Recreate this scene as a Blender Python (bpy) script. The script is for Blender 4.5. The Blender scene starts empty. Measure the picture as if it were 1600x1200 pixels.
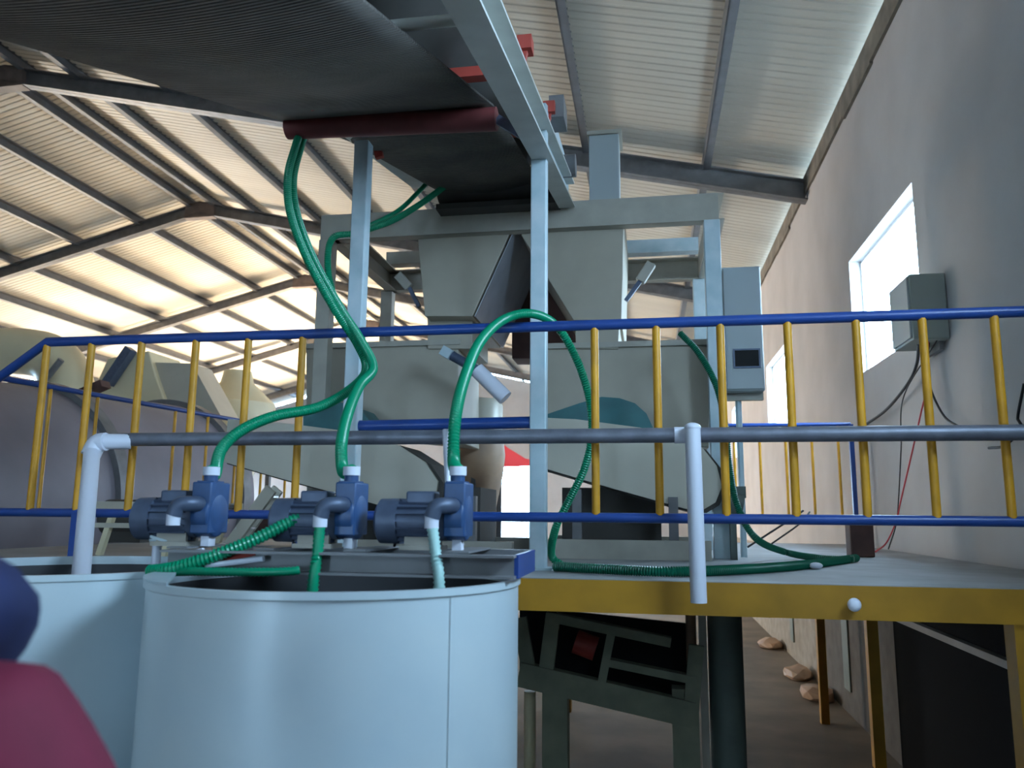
import bpy, bmesh, math, random
from mathutils import Vector, Matrix
random.seed(4)
R = math.radians
S = bpy.context.scene
col = S.collection

# ------------------------------------------------------------------ camera
FPX = 1240.0
yv = Vector((215, -205, -FPX)).normalized()
xv = Vector((7220, 140, FPX)).normalized(); xv = (xv - xv.dot(yv) * yv).normalized()
zv = xv.cross(yv)
M = Matrix((xv, yv, zv))                 # camera axes -> world axes
EYE = Vector((0, 0, 2.05))
cam_data = bpy.data.cameras.new('camera')
cam = bpy.data.objects.new('camera', cam_data); col.objects.link(cam)
cam_data.sensor_width = 36.0; cam_data.lens = 36.0 * FPX / 1600.0
cam_data.clip_start = 0.05; cam_data.clip_end = 300
cam.matrix_world = Matrix.Translation(EYE) @ M.to_4x4()
cam_data.dof.use_dof = True; cam_data.dof.focus_distance = 4.2; cam_data.dof.aperture_fstop = 3.2
S.camera = cam

def P(px, py, Y=None, X=None, Z=None):
    """world point seen at a photograph pixel, on the plane Y, X or Z"""
    d = M @ Vector((px - 800, 600 - py, -FPX))
    if Y is not None: t = Y / d.y
    elif X is not None: t = X / d.x
    else: t = (Z - EYE.z) / d.z
    return EYE + d * t

# ------------------------------------------------------------------ world, light, exposure
S.view_settings.view_transform = 'Standard'; S.view_settings.look = 'None'
S.view_settings.gamma = 1; S.view_settings.use_curve_mapping = False
S.view_settings.exposure = 0.0
w = bpy.data.worlds.new('sky'); S.world = w; w.use_nodes = True
w.node_tree.nodes['Background'].inputs[0].default_value = (0.50, 0.75, 1.0, 1)
w.node_tree.nodes['Background'].inputs[1].default_value = 34.0

def area(name, loc, target, sx, sy, power, color):
    l = bpy.data.lights.new(name, 'AREA'); l.shape = 'RECTANGLE'; l.size = sx; l.size_y = sy
    l.energy = power; l.color = color
    o = bpy.data.objects.new(name, l); col.objects.link(o); o.location = loc
    o.rotation_euler = (Vector(target) - Vector(loc)).to_track_quat('-Z', 'Y').to_euler()
    return o
# added warm lamps inside the hall, brightening the roof in place of yard daylight
area('roof_fill_left', (-19.3, 21, 2.4), (-3, 21, 8.0), 3.4, 20, 7000, (1.0, 0.79, 0.54)).data.spread = R(105)
area('roof_fill_far', (-13, 34.2, 2.2), (-15, 27, 8.0), 12, 3.4, 2200, (1.0, 0.78, 0.52)).data.spread = R(65)

# ------------------------------------------------------------------ materials
MT = {}
def mat(name, c, rough=0.5, metal=0.0, var=0.0, scale=6.0, c2=None, emit=None, spec=0.5, bump=0.0, stretch=None):
    m = bpy.data.materials.new(name); m.use_nodes = True
    nt = m.node_tree; b = nt.nodes['Principled BSDF']
    b.inputs['Base Color'].default_value = (*c, 1); b.inputs['Roughness'].default_value = rough
    b.inputs['Metallic'].default_value = metal; b.inputs['Specular IOR Level'].default_value = spec
    if emit:
        b.inputs['Emission Color'].default_value = (*c, 1); b.inputs['Emission Strength'].default_value = emit
    if var or c2:
        tc = nt.nodes.new('ShaderNodeTexCoord'); mp = nt.nodes.new('ShaderNodeMapping')
        if stretch: mp.inputs['Scale'].default_value = stretch
        n = nt.nodes.new('ShaderNodeTexNoise'); n.inputs['Scale'].default_value = scale; n.inputs['Detail'].default_value = 6
        r = nt.nodes.new('ShaderNodeValToRGB'); r.color_ramp.elements[0].position = 0.35; r.color_ramp.elements[1].position = 0.68
        c2 = c2 or tuple(max(0, v * (1 - var)) for v in c)
        r.color_ramp.elements[0].color = (*c2, 1); r.color_ramp.elements[1].color = (*c, 1)
        nt.links.new(tc.outputs['Object'], mp.inputs[0]); nt.links.new(mp.outputs[0], n.inputs['Vector'])
        nt.links.new(n.outputs['Fac'], r.inputs[0]); nt.links.new(r.outputs[0], b.inputs['Base Color'])
        if bump:
            bp = nt.nodes.new('ShaderNodeBump'); bp.inputs['Strength'].default_value = bump; bp.inputs['Distance'].default_value = 0.02
            nt.links.new(n.outputs['Fac'], bp.inputs['Height']); nt.links.new(bp.outputs[0], b.inputs['Normal'])
    MT[name] = m
    return m
mat('roof_sheet', (0.66, 0.61, 0.52), 0.6, 0.05, var=0.16, scale=0.5, stretch=(0.25, 2.2, 1))
mat('steel_dark', (0.20, 0.195, 0.20), 0.5, 0.2, var=0.3)
mat('purlin_paint', (0.17, 0.175, 0.19), 0.55, 0.2, var=0.2)
mat('plaster', (0.54, 0.51, 0.50), 0.85, var=0.14, scale=1.4, bump=0.1)
mat('plaster_low', (0.55, 0.52, 0.48), 0.9, var=0.3, scale=2)
mat('concrete', (0.24, 0.20, 0.16), 0.8, c2=(0.14, 0.12, 0.10), scale=1.2, bump=0.2)
mat('ridge_brown', (0.21, 0.16, 0.14), 0.6, var=0.3)
mat('render_bare', (0.24, 0.21, 0.17), 0.9, var=0.4, scale=5)
mat('dado', (0.30, 0.27, 0.23), 0.9, var=0.3)
mat('dado_shade', (0.11, 0.10, 0.09), 0.9, var=0.3)
mat('yard', (0.55, 0.52, 0.48), 0.9, var=0.2, scale=1)
mat('deck', (0.40, 0.41, 0.42), 0.6, c2=(0.27, 0.27, 0.27), scale=2.5, bump=0.15)
mat('tank_paint', (0.62, 0.70, 0.72), 0.34, 0.05, c2=(0.52, 0.62, 0.67), scale=2.2, bump=0.05)
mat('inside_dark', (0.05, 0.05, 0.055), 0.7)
mat('yellow', (0.78, 0.36, 0.015), 0.45, var=0.25, scale=8)
mat('yellow_beam', (0.50, 0.24, 0.012), 0.5, var=0.3, scale=4)
mat('rail_blue', (0.02, 0.07, 0.30), 0.35, var=0.2)
mat('pump_blue', (0.03, 0.085, 0.22), 0.4, var=0.25, scale=20)
mat('motor_grey', (0.10, 0.13, 0.20), 0.45, 0.3, var=0.2, scale=20)
mat('pipe_grey', (0.22, 0.23, 0.28), 0.45, 0.4, var=0.3, scale=12)
mat('pvc', (0.76, 0.78, 0.88), 0.35)
mat('white_steel', (0.58, 0.66, 0.70), 0.4, 0.1, c2=(0.42, 0.55, 0.60), scale=7)
mat('frame_light', (0.55, 0.56, 0.52), 0.5, var=0.15)
mat('machine', (0.42, 0.375, 0.30), 0.5, 0.1, var=0.12, scale=3)
mat('machine_light', (0.54, 0.50, 0.41), 0.42, 0.1, var=0.1, scale=3)
mat('bench_grey', (0.25, 0.25, 0.26), 0.5, 0.2, var=0.2)
mat('frame_grey', (0.42, 0.39, 0.33), 0.5, 0.1, var=0.15)
mat('galvanised', (0.66, 0.66, 0.72), 0.35, 0.5, var=0.25, scale=3)
mat('teal', (0.03, 0.16, 0.17), 0.4, var=0.3)
mat('rubber', (0.075, 0.068, 0.06), 0.75, var=0.25, scale=3)
mat('belt_dusty', (0.20, 0.175, 0.15), 0.8, c2=(0.10, 0.09, 0.08), scale=2)
mat('roller_red', (0.30, 0.07, 0.07), 0.5, var=0.5, scale=3)
mat('bracket_red', (0.48, 0.07, 0.05), 0.5, var=0.2)
mat('hose_green', (0.0, 0.27, 0.13), 0.32)
mat('hose_dark', (0.0, 0.13, 0.07), 0.35)
mat('hose_pale', (0.42, 0.66, 0.62), 0.35)
mat('cabinet', (0.36, 0.40, 0.41), 0.45, 0.1)
mat('box_grey', (0.30, 0.33, 0.30), 0.5)
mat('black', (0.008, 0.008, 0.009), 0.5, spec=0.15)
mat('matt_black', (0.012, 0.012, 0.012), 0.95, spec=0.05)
mat('wire_black', (0.015, 0.015, 0.02), 0.5)
mat('wire_red', (0.65, 0.05, 0.07), 0.5)
mat('drum_paint', (0.23, 0.20, 0.23), 0.55, var=0.2, scale=1.5)
mat('cream', (0.78, 0.68, 0.45), 0.4, var=0.08, scale=2)
mat('tan', (0.50, 0.32, 0.20), 0.5, c2=(0.30, 0.20, 0.14), scale=3)
mat('rust_brown', (0.12, 0.055, 0.045), 0.7, var=0.4)
mat('olive_dark', (0.24, 0.25, 0.17), 0.6, var=0.3)
mat('green_dark', (0.12, 0.15, 0.13), 0.5, var=0.2)
mat('crimson', (0.17, 0.008, 0.035), 0.8, var=0.2, scale=12, bump=0.2)
mat('navy', (0.012, 0.02, 0.09), 0.85, var=0.3, scale=12)
mat('skin', (0.55, 0.34, 0.25), 0.5); mat('hair', (0.015, 0.012, 0.01), 0.5)
mat('trouser', (0.05, 0.055, 0.08), 0.8)
mat('banner_red', (0.80, 0.06, 0.08), 0.6)
mat('wood', (0.60, 0.33, 0.16), 0.5, var=0.2)
mat('frame_white', (0.75, 0.75, 0.75), 0.4)
def glass():
    m = bpy.data.materials.new('pane_glass'); m.use_nodes = True; nt = m.node_tree
    b = nt.nodes['Principled BSDF']; o = nt.nodes['Material Output']
    t = nt.nodes.new('ShaderNodeBsdfTransparent'); g = nt.nodes.new('ShaderNodeBsdfGlossy'); g.inputs['Roughness'].default_value = 0.05
    mx = nt.nodes.new('ShaderNodeMixShader'); mx.inputs[0].default_value = 0.05
    nt.links.new(t.outputs[0], mx.inputs[1]); nt.links.new(g.outputs[0], mx.inputs[2]); nt.links.new(mx.outputs[0], o.inputs[0])
    nt.nodes.remove(b); MT['glass'] = m
glass()

# ------------------------------------------------------------------ mesh helpers
class MB:
    def __init__(s): s.bm = bmesh.new()
    def box(s, a, b):
        x0, x1 = sorted((a[0], b[0])); y0, y1 = sorted((a[1], b[1])); z0, z1 = sorted((a[2], b[2]))
        v = [s.bm.verts.new((x, y, z)) for z in (z0, z1) for x, y in ((x0, y0), (x1, y0), (x1, y1), (x0, y1))]
        for f in ((3, 2, 1, 0), (4, 5, 6, 7), (0, 1, 5, 4), (1, 2, 6, 5), (2, 3, 7, 6), (3, 0, 4, 7)):
            s.bm.faces.new([v[i] for i in f])
        return s
    def bar(s, p0, p1, w, h, up=(0, 0, 1)):
        """rectangular bar: w across, h along 'up'"""
        p0, p1 = Vector(p0), Vector(p1); d = (p1 - p0).normalized(); u = Vector(up)
        if abs(d.dot(u)) > 0.98: u = Vector((0, 1, 0))
        sd = d.cross(u).normalized(); u = sd.cross(d).normalized()
        v = []
        for p in (p0, p1):
            for a, b in ((-1, -1), (1, -1), (1, 1), (-1, 1)):
                v.append(s.bm.verts.new(p + sd * a * w / 2 + u * b * h / 2))
        for f in ((3, 2, 1, 0), (4, 5, 6, 7), (0, 1, 5, 4), (1, 2, 6, 5), (2, 3, 7, 6), (3, 0, 4, 7)):
            s.bm.faces.new([v[i] for i in f])
        return s
    def channel(s, p0, p1, w, h, t=0.012, up=(0, 0, 1), side=1):
        """C section: web h tall at one side, flanges w wide"""
        p0, p1 = Vector(p0), Vector(p1); d = (p1 - p0).normalized(); u = Vector(up)
        if abs(d.dot(u)) > 0.98: u = Vector((0, 1, 0))
        sd = d.cross(u).normalized() * side; u = (sd.cross(d)).normalized() * side
        s.bar(p0, p1, t, h, up)
        for k in (-1, 1):
            o = sd * (w / 2) + u * k * (h / 2 - t / 2)
            s.bar(p0 + o, p1 + o, w, t, up)
        return s
    def tube(s, pts, r, n=10, caps=True, rfun=None, flat=1.0):
        pts = [Vector(p) for p in pts]; rings = []; prev = None
        for i, p in enumerate(pts):
            a = pts[max(0, i - 1)]; b = pts[min(len(pts) - 1, i + 1)]
            d = (b - a).normalized()
            if prev is None:
                u = Vector((0, 0, 1)) if abs(d.z) < 0.9 else Vector((1, 0, 0))
            else: u = prev
            u = (u - d * u.dot(d)).normalized(); prev = u; v = d.cross(u)
            rr = rfun(i) if rfun else (r[i] if isinstance(r, (list, tuple)) else r)
            rings.append([s.bm.verts.new(p + (u * math.cos(k * 2 * math.pi / n) + v * math.sin(k * 2 * math.pi / n) * flat) * rr) for k in range(n)])
        for A, B in zip(rings, rings[1:]):
            for k in range(n):
                s.bm.faces.new((A[k], A[(k + 1) % n], B[(k + 1) % n], B[k]))
        if caps:
            s.bm.faces.new(rings[0][::-1]); s.bm.faces.new(rings[-1])
        return s
    def cyl(s, p0, p1, r, n=20): return s.tube([p0, p1], r, n)
    def prism(s, pts, off):
        off = Vector(off); a = [s.bm.verts.new(Vector(p)) for p in pts]; b = [s.bm.verts.new(Vector(p) + off) for p in pts]
        s.bm.faces.new(a[::-1]); s.bm.faces.new(b); n = len(pts)
        for k in range(n): s.bm.faces.new((a[k], a[(k + 1) % n], b[(k + 1) % n], b[k]))
        return s
    def loft(s, A, B, capa=True, capb=True):
        a = [s.bm.verts.new(Vector(p)) for p in A]; b = [s.bm.verts.new(Vector(p)) for p in B]; n = len(a)
        for k in range(n): s.bm.faces.new((a[k], a[(k + 1) % n], b[(k + 1) % n], b[k]))
        if capa: s.bm.faces.new(a[::-1])
        if capb: s.bm.faces.new(b)
        return s
    def sphere(s, c, r, n=14, scl=(1, 1, 1)):
        mt = Matrix.Translation(c) @ Matrix.Diagonal((r * scl[0], r * scl[1], r * scl[2], 1))
        bmesh.ops.create_uvsphere(s.bm, u_segments=n, v_segments=n // 2 + 2, radius=1, matrix=mt); return s
    def lathe(s, prof, c, n=48, close=False):
        c = Vector(c); rings = [[s.bm.verts.new(c + Vector((r * math.cos(k * 2 * math.pi / n), r * math.sin(k * 2 * math.pi / n), z))) for k in range(n)] for r, z in prof]
        for A, B in zip(rings, rings[1:]):
            for k in range(n): s.bm.faces.new((A[k], A[(k + 1) % n], B[(k + 1) % n], B[k]))
        if close: s.bm.faces.new(rings[0][::-1]); s.bm.faces.new(rings[-1])
        return s
    def build(s, name, m, parent=None, smooth=None, bevel=0.0):
        bmesh.ops.recalc_face_normals(s.bm, faces=s.bm.faces)
        me = bpy.data.meshes.new(name); s.bm.to_mesh(me); s.bm.free()
        me.materials.append(MT[m] if isinstance(m, str) else m)
        if smooth:
            for p in me.polygons: p.use_smooth = True
            me.set_sharp_from_angle(angle=R(smooth))
        o = bpy.data.objects.new(name, me); col.objects.link(o)
        if bevel:
            b = o.modifiers.new('bevel', 'BEVEL'); b.width = bevel; b.segments = 2; b.limit_method = 'ANGLE'; b.angle_limit = R(40)
        if parent:
            o.parent = parent; o.matrix_parent_inverse = Matrix.Translation(-parent.location) if parent.type == 'EMPTY' else parent.matrix_parent_inverse
        return o

def spline(pts, step=0.01):
    pts = [Vector(p) for p in pts]; pts = [pts[0] * 2 - pts[1]] + pts + [pts[-1] * 2 - pts[-2]]; out = []
    for i in range(1, len(pts) - 2):
        a, b, c, d = pts[i - 1:i + 3]; n = max(2, int((c - b).length / step))
        for k in range(n):
            t = k / n
            out.append(0.5 * ((2 * b) + (c - a) * t + (2 * a - 5 * b + 4 * c - d) * t * t + (3 * b - a - 3 * c + d) * t ** 3))
    out.append(pts[-2]); return out

def resample(pts, step):
    out = [pts[0]]; left = step
    for a, b in zip(pts, pts[1:]):
        L = (b - a).length; d = left
        while d <= L and L > 0: out.append(a.lerp(b, d / L)); d += step
        left = d - L
    return out

def tag(o, label, cat, group=None, kind=None):
    o['label'] = label; o['category'] = cat
    if group: o['group'] = group
    if kind: o['kind'] = kind
    return o
def struct(o, label=None):
    o['kind'] = 'structure'
    if label: o['label'] = label
    return o
def thing(name, loc, label, cat, group=None):
    o = bpy.data.objects.new(name, None); col.objects.link(o); o.location = Vector(loc); o.empty_display_size = 0.2
    return tag(o, label, cat, group)
def copy_tree(o, parent=None):
    c = o.copy(); col.objects.link(c)
    if parent: c.parent = parent
    for ch in list(o.children): copy_tree(ch, c)
    return c

# ================================================================== THE HALL
WX = 2.05; RX = -9.9; LX = -20.0; YB = -9.0; YF = 35.0
EAVE = 6.28; RIDGE = EAVE + 0.2253 * (WX - RX); LEAVE = 6.3
def roof_z(x): return EAVE + 0.2253 * (WX - x) if x > RX else RIDGE - (RIDGE - LEAVE) * (RX - x) / (RX - LX)

struct(MB().box((LX, YB, -0.2), (WX + 0.3, YF, 0)).build('floor', 'concrete'), 'dusty concrete floor of the hall')
# right wall with openings
WIN = [(-5.55, -3.55), (0.35, 2.35), (6.25, 8.25), (12.15, 14.15), (18.05, 20.05), (23.95, 25.95), (29.85, 31.85)]
WZ0, WZ1 = 3.42, 4.615
m = MB(); m.box((WX, YB, 0), (WX + 0.14, YF, WZ0)); m.box((WX, YB, WZ1), (WX + 0.14, YF, EAVE + 0.02))
y = YB
for a, b in WIN: m.box((WX, y, WZ0), (WX + 0.14, a, WZ1)); y = b
m.box((WX, y, WZ0), (WX + 0.14, YF, WZ1))
struct(m.build('wall_right', 'plaster'), 'tall plastered wall on the right')
for i, (a, b) in enumerate(WIN):
    f = MB()
    for z in (WZ0 + 0.02, WZ1 - 0.02): f.box((WX + 0.11, a, z - 0.012), (WX + 0.14, b, z + 0.012))
    for yy in (a + 0.02, b - 0.02): f.box((WX + 0.11, yy - 0.012, WZ0), (WX + 0.14, yy + 0.012, WZ1))
    fo = struct(f.build('window_%d' % (i + 1), 'frame_white'))
    MB().box((WX + 0.12, a + 0.03, WZ0 + 0.03), (WX + 0.125, b - 0.03, WZ1 - 0.03)).build('pane', 'glass', fo)
for a, b in WIN:      # sky portals: help the renderer find the daylight coming through each window
    o = area('window_daylight', (WX + 0.135, (a + b) / 2, (WZ0 + WZ1) / 2), (WX - 3, (a + b) / 2, (WZ0 + WZ1) / 2), b - a, WZ1 - WZ0, 1, (1, 1, 1)); o.data.cycles.is_portal = True
# rough plaster edge under the roof
m = MB(); yy = YB
while yy < YF:
    L = random.uniform(0.5, 1.1); d = random.uniform(0.03, 0.08)
    m.box((WX - 0.03, yy, EAVE - 0.10 - 1.6 * d), (WX + 0.01, min(YF, yy + L), EAVE + 0.05)); yy += L
struct(m.build('trim_1', 'render_bare'), 'rough strip of bare render where the wall meets the roof')
# left wall with long openings, far wall with doors
m = MB(); m.box((LX - 0.3, YB, 0), (LX, YF, 1.8)); m.box((LX - 0.3, YB, 3.4), (LX, YF, LEAVE)); m.box((LX - 0.3, YB, 1.8), (LX, 14.0, 3.4))
for k in range(4): m.box((LX - 0.3, 17.0 + k * 5.0, 1.8), (LX, 19.0 + k * 5.0, 3.4))
struct(m.build('wall_left', 'plaster'), 'far left wall with window openings')
dl = P(782, 760, Y=YF).x; dr = P(834, 760, Y=YF).x; DT = P(800, 722, Y=YF).z
m = MB()
prof = [(LX, 0), (dl, 0), (dl, DT), (dr, DT), (dr, 0), (WX, 0), (WX, EAVE), (RX, RIDGE), (LX, LEAVE)]
m.prism([(x, YF, z) for x, z in prof], (0, 0.3, 0))
struct(m.build('wall_back', 'plaster'), 'far gable wall of the hall')
m = MB(); FD0, FD1, FDZ = -5.0, -3.8, 3.0
prof = [(LX, 0), (FD0, 0), (FD0, FDZ), (FD1, FDZ), (FD1, 0), (WX, 0), (WX, EAVE), (RX, RIDGE), (LX, LEAVE)]
m.prism([(x, YB - 0.3, z) for x, z in prof], (0, 0.3, 0))
struct(m.build('wall_front', 'plaster'), 'gable wall behind the viewer with a big open gateway')
o = area('gateway_daylight', ((FD0 + FD1) / 2, YB - 0.28, FDZ / 2), ((FD0 + FD1) / 2, YB + 3, FDZ / 2), FD1 - FD0, FDZ, 1, (1, 1, 1)); o.data.cycles.is_portal = True
dj = MB()
for x in (dl, dr): dj.box((x - 0.06, YF - 0.04, 0), (x + 0.06, YF + 0.02, DT))
dj.box((dl, YF - 0.04, DT), (dr, YF + 0.02, DT + 0.12))
struct(dj.build('door_1', 'banner_red'), 'open doorway at the far end')
tag(MB().prism([P(786, 694, Y=YF - 0.03), P(794, 700, Y=YF - 0.03), P(820, 716, Y=YF - 0.03), P(834, 720, Y=YF - 0.03), P(834, 728, Y=YF - 0.03), P(786, 730, Y=YF - 0.03)], (0, 0.03, 0)).build('banner', 'banner_red'),
    'small red banner above the bright doorway in the far wall', 'banner')
struct(MB().box((WX - 0.05, 20.3, 0), (WX + 0.02, 23.2, P(1150, 712, X=WX).z)).build('door_2', 'wood'), 'orange brown door in the right wall')
struct(MB().box((LX - 5, YB - 14, -0.3), (WX + 30, YF + 20, -0.22)).build('ground', 'yard'), 'yard outside')

struct(MB().box((WX - 0.012, 7.32, 0), (WX + 0.001, 10.4, 1.72)).build('trim_2', 'dado_shade'), 'low band of the right wall darkened for the shade under the platform')  # shade beside and under the platform, put into the wall colour
struct(MB().box((WX - 0.010, 10.4, 0), (WX + 0.001, 20.2, 1.55)).build('trim_3', 'dado'), 'grey brown band low on the right wall')
# corrugated roof
def roof(name, x0, x1, label):
    m = MB(); z0, z1 = roof_z(x0), roof_z(x1); n = 0; yy = YB; prof = []
    while yy < YF:
        for dy, dz in ((0, 0), (0.07, 0), (0.085, 0.008), (0.115, 0.008)): prof.append((yy + dy, dz))
        yy += 0.13
    A = [m.bm.verts.new((x0, y_, z0 + 0.14 + dz)) for y_, dz in prof]; B = [m.bm.verts.new((x1, y_, z1 + 0.14 + dz)) for y_, dz in prof]
    for k in range(len(prof) - 1): m.bm.faces.new((A[k], A[k + 1], B[k + 1], B[k]))
    return struct(m.build(name, 'roof_sheet'), label)
roof('ceiling', RX, WX + 0.3, 'corrugated roof sheeting of the right slope')
roof('ceiling', LX - 0.3, RX, 'corrugated roof sheeting of the left slope')

# rafters (I-section) and purlins
def ibeam(m, p0, p1, h, w, t=0.02):
    p0, p1 = Vector(p0), Vector(p1)
    m.bar(p0, p1, t, h)
    for k in (-1, 1):
        o = Vector((0, 0, k * (h / 2 - t / 2))); m.bar(p0 + o, p1 + o, w, t)
for i, fy in enumerate((-1.5, 4.3, 10.1, 15.7, 21.3, 26.9, 32.5)):
    t = bpy.data.objects.new('roof_rafter', None); col.objects.link(t); t.location = (WX, fy, EAVE); struct(t, 'dark steel rafter pair across the hall')
    m = MB(); ibeam(m, (WX, fy, roof_z(WX) - 0.14), (RX, fy, RIDGE - 0.14), 0.27, 0.18); m.build('beam', 'steel_dark', t)
    m = MB(); ibeam(m, (RX, fy, RIDGE - 0.14), (LX, fy, LEAVE - 0.14), 0.27, 0.18); m.build('beam', 'steel_dark', t)
    MB().prism([(RX - 0.36, fy - 0.09, RIDGE - 0.38), (RX + 0.36, fy - 0.09, RIDGE - 0.37), (RX + 0.34, fy - 0.09, RIDGE - 0.06), (RX, fy - 0.09, RIDGE), (RX - 0.34, fy - 0.09, RIDGE - 0.06)], (0, 0.18, 0)).build('ridge_plate', 'ridge_brown', t)
px = [0.78 - 1.57 * k for k in range(0, 7)] + [RX + 0.28, RX - 0.28] + [RX - 1.55 * k for k in range(1, 7)]
for x in px:
    z = roof_z(x) + 0.05
    m = MB(); m.channel((x, YB, z), (x, YF, z), 0.09, 0.19, 0.014)
    struct(m.build('roof_purlin', 'purlin_paint'), 'steel purlin under the roof sheets')

# ================================================================== STEEL PLATFORM
DZ = 1.77; RY = 3.607
pl = thing('steel_platform', (0, 6, 0), 'raised grey working platform on yellow steel beam and legs behind the tanks', 'platform')
MB().box((-4.6, 3.6, DZ - 0.05), (WX - 0.01, 8.9, DZ)).build('deck_plate', 'deck', pl)
m = MB(); m.channel((-4.6, 3.595, DZ - 0.072), (1.62, 3.595, DZ - 0.072), 0.08, 0.138, 0.014, side=-1); m.build('edge_beam', 'yellow_beam', pl)['label'] = 'yellow channel beam along the front edge'
m = MB(); m.channel((-4.6, 8.86, DZ - 0.14), (WX - 0.02, 8.86, DZ - 0.14), 0.08, 0.17, 0.014); m.build('edge_beam', 'yellow_beam', pl)
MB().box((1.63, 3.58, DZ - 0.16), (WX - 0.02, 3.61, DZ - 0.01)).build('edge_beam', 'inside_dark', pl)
for x, yy, wd in ((1.49, 3.66, 0.1), (1.84, 7.42, 0.09), (1.70, 8.84, 0.08), (-0.9, 8.8, 0.1), (-2.6, 5.6, 0.1), (-4.5, 3.7, 0.1), (-4.5, 8.8, 0.1)):
    MB().box((x - wd / 2, yy - wd / 2, 0), (x + wd / 2, yy + wd / 2, DZ - 0.05)).build('leg', 'yellow_beam', pl)
for yy in (5.2, 6.9): MB().box((-4.5, yy - 0.04, DZ - 0.17), (WX - 0.02, yy + 0.04, DZ - 0.05)).build('cross_beam', 'steel_dark', pl)
kn = MB(); kp = P(1335, 945, Y=3.55); kn.sphere(kp, 0.028, 12, (1, 0.7, 1)).cyl(kp + Vector((0, 0, -0.01)), kp + Vector((0.0, 0.045, -0.01)), 0.018)
kn.build('cap', 'pvc', pl, smooth=50)['label'] = 'small round white cap on the yellow beam'

# front guard rail
TZ, BZ = 2.92, 2.037
def baluster(x, yy, parent, z0=BZ, z1=TZ, r=0.0185, m='yellow'):
    return MB().cyl((x, yy, z0), (x, yy, z1), r, 10).build('baluster', m, parent, smooth=40)
g = thing('guard_rail', (-0.5, RY, DZ), 'long blue guard rail with yellow bars along the front edge of the platform', 'railing')
xl = -3.1
MB().tube([P(-90, 655, Y=RY), (xl, RY, TZ), (1.95, RY, TZ)], 0.025, 12).build('top_rail', 'rail_blue', g, smooth=40)
MB().cyl((-3.7, RY, BZ), (1.95, RY, BZ), 0.022, 12).build('bottom_rail', 'rail_blue', g, smooth=40)
for x in (62, 133, 212, 298, 381, 467, 930, 1028, 1130, 1237, 1346, 1452, 1567):
    baluster(P(x, 650, Y=RY).x, RY, g)
for x in (P(118, 850, Y=RY).x, P(466, 850, Y=RY).x):
    MB().box((x - 0.022, RY - 0.022, DZ), (x + 0.022, RY + 0.022, BZ)).build('post', 'rail_blue', g)
# left inner rail
def rail_line(a, b, n, label, thick=1.0, posts=2):
    a, b = Vector((a[0], a[1], 0)), Vector((b[0], b[1], 0))
    t = thing('guard_rail', (a.x, a.y, DZ), label, 'railing')
    up = Vector((0, 0, 1))
    MB().cyl(a + up * TZ, b + up * TZ, 0.02 * thick, 10).build('top_rail', 'rail_blue', t, smooth=40)
    MB().cyl(a + up * BZ, b + up * BZ, 0.018 * thick, 10).build('bottom_rail', 'rail_blue', t, smooth=40)
    for k in range(n):
        p = a.lerp(b, (k + 0.5) / n); MB().cyl(p + up * BZ, p + up * TZ, 0.013 * thick, 8).build('baluster', 'yellow', t, smooth=40)
    for k in range(posts):
        p = a.lerp(b, k / (posts - 1)); MB().box(p + Vector((-0.02, -0.02, DZ)), p + Vector((0.02, 0.02, TZ))).build('post', 'rail_blue', t)
    return t
rail_line((-4.3, 4.35), (-3.75, 8.1), 9, 'blue guard rail with yellow bars running back along the left edge of the platform')
rail_line((0.70, 7.95), (1.90, 7.95), 5, 'short blue guard rail with faded yellow bars across the back of the platform')
bp = MB().box((1.40, 6.05, DZ), (1.56, 6.2, DZ + 0.27)); tag(bp.build('pedestal', 'rust_brown', bevel=0.01), 'dark brown steel stub pedestal standing on the platform near the right wall', 'pedestal')

# grey pipe + PVC ends
GY = 3.52
tag(MB().tube([(P(176, 690, Y=GY).x, GY, 2.395), (2.03, GY, 2.395)], 0.033, 14).build('pipe', 'pipe_grey', smooth=40), 'long grey steel water pipe tied along the front guard rail', 'pipe')
v = thing('drain_pipe', P(126, 905, Y=2.75), 'white plastic drain pipe with elbow bending down behind the left tank', 'pipe')
e0 = P(196, 690, Y=GY); e1 = P(152, 690, Y=3.45)
MB().tube([e0 + Vector((0.03, 0, 0)), e1 + Vector((0.02, 0, 0))], 0.038, 14).build('pipe_collar', 'pvc', v, smooth=40)
MB().tube(spline([e1 + Vector((0.045, 0.004, 0)), e1 + Vector((0.0, 0, -0.01)), e1 + Vector((-0.015, -0.02, -0.07))], 0.01), 0.045, 14).build('elbow', 'pvc', v, smooth=60)
MB().tube([e1 + Vector((-0.012, -0.015, -0.05)), P(122, 950, Y=2.7)], [0.038, 0.034], 14).build('pipe_run', 'pvc', v, smooth=40)
v = thing('drain_pipe', P(1092, 940, Y=3.46), 'white plastic pipe hanging straight down from the grey pipe over the beam', 'pipe')
t0 = P(1082, 668, Y=3.46); t1 = P(1092, 942, Y=3.46)
MB().cyl(t0 + Vector((0, 0, 0.0)), t1, 0.0335, 16).build('pipe_run', 'pvc', v, smooth=40)
MB().cyl((t0.x - 0.075, GY, 2.395), (t0.x + 0.03, GY, 2.395), 0.036, 14).build('tee', 'pvc', v, smooth=40)
MB().sphere(t0, 0.036, 14, (1, 1, 0.6)).build('end_cap', 'pvc', v, smooth=60)

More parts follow.
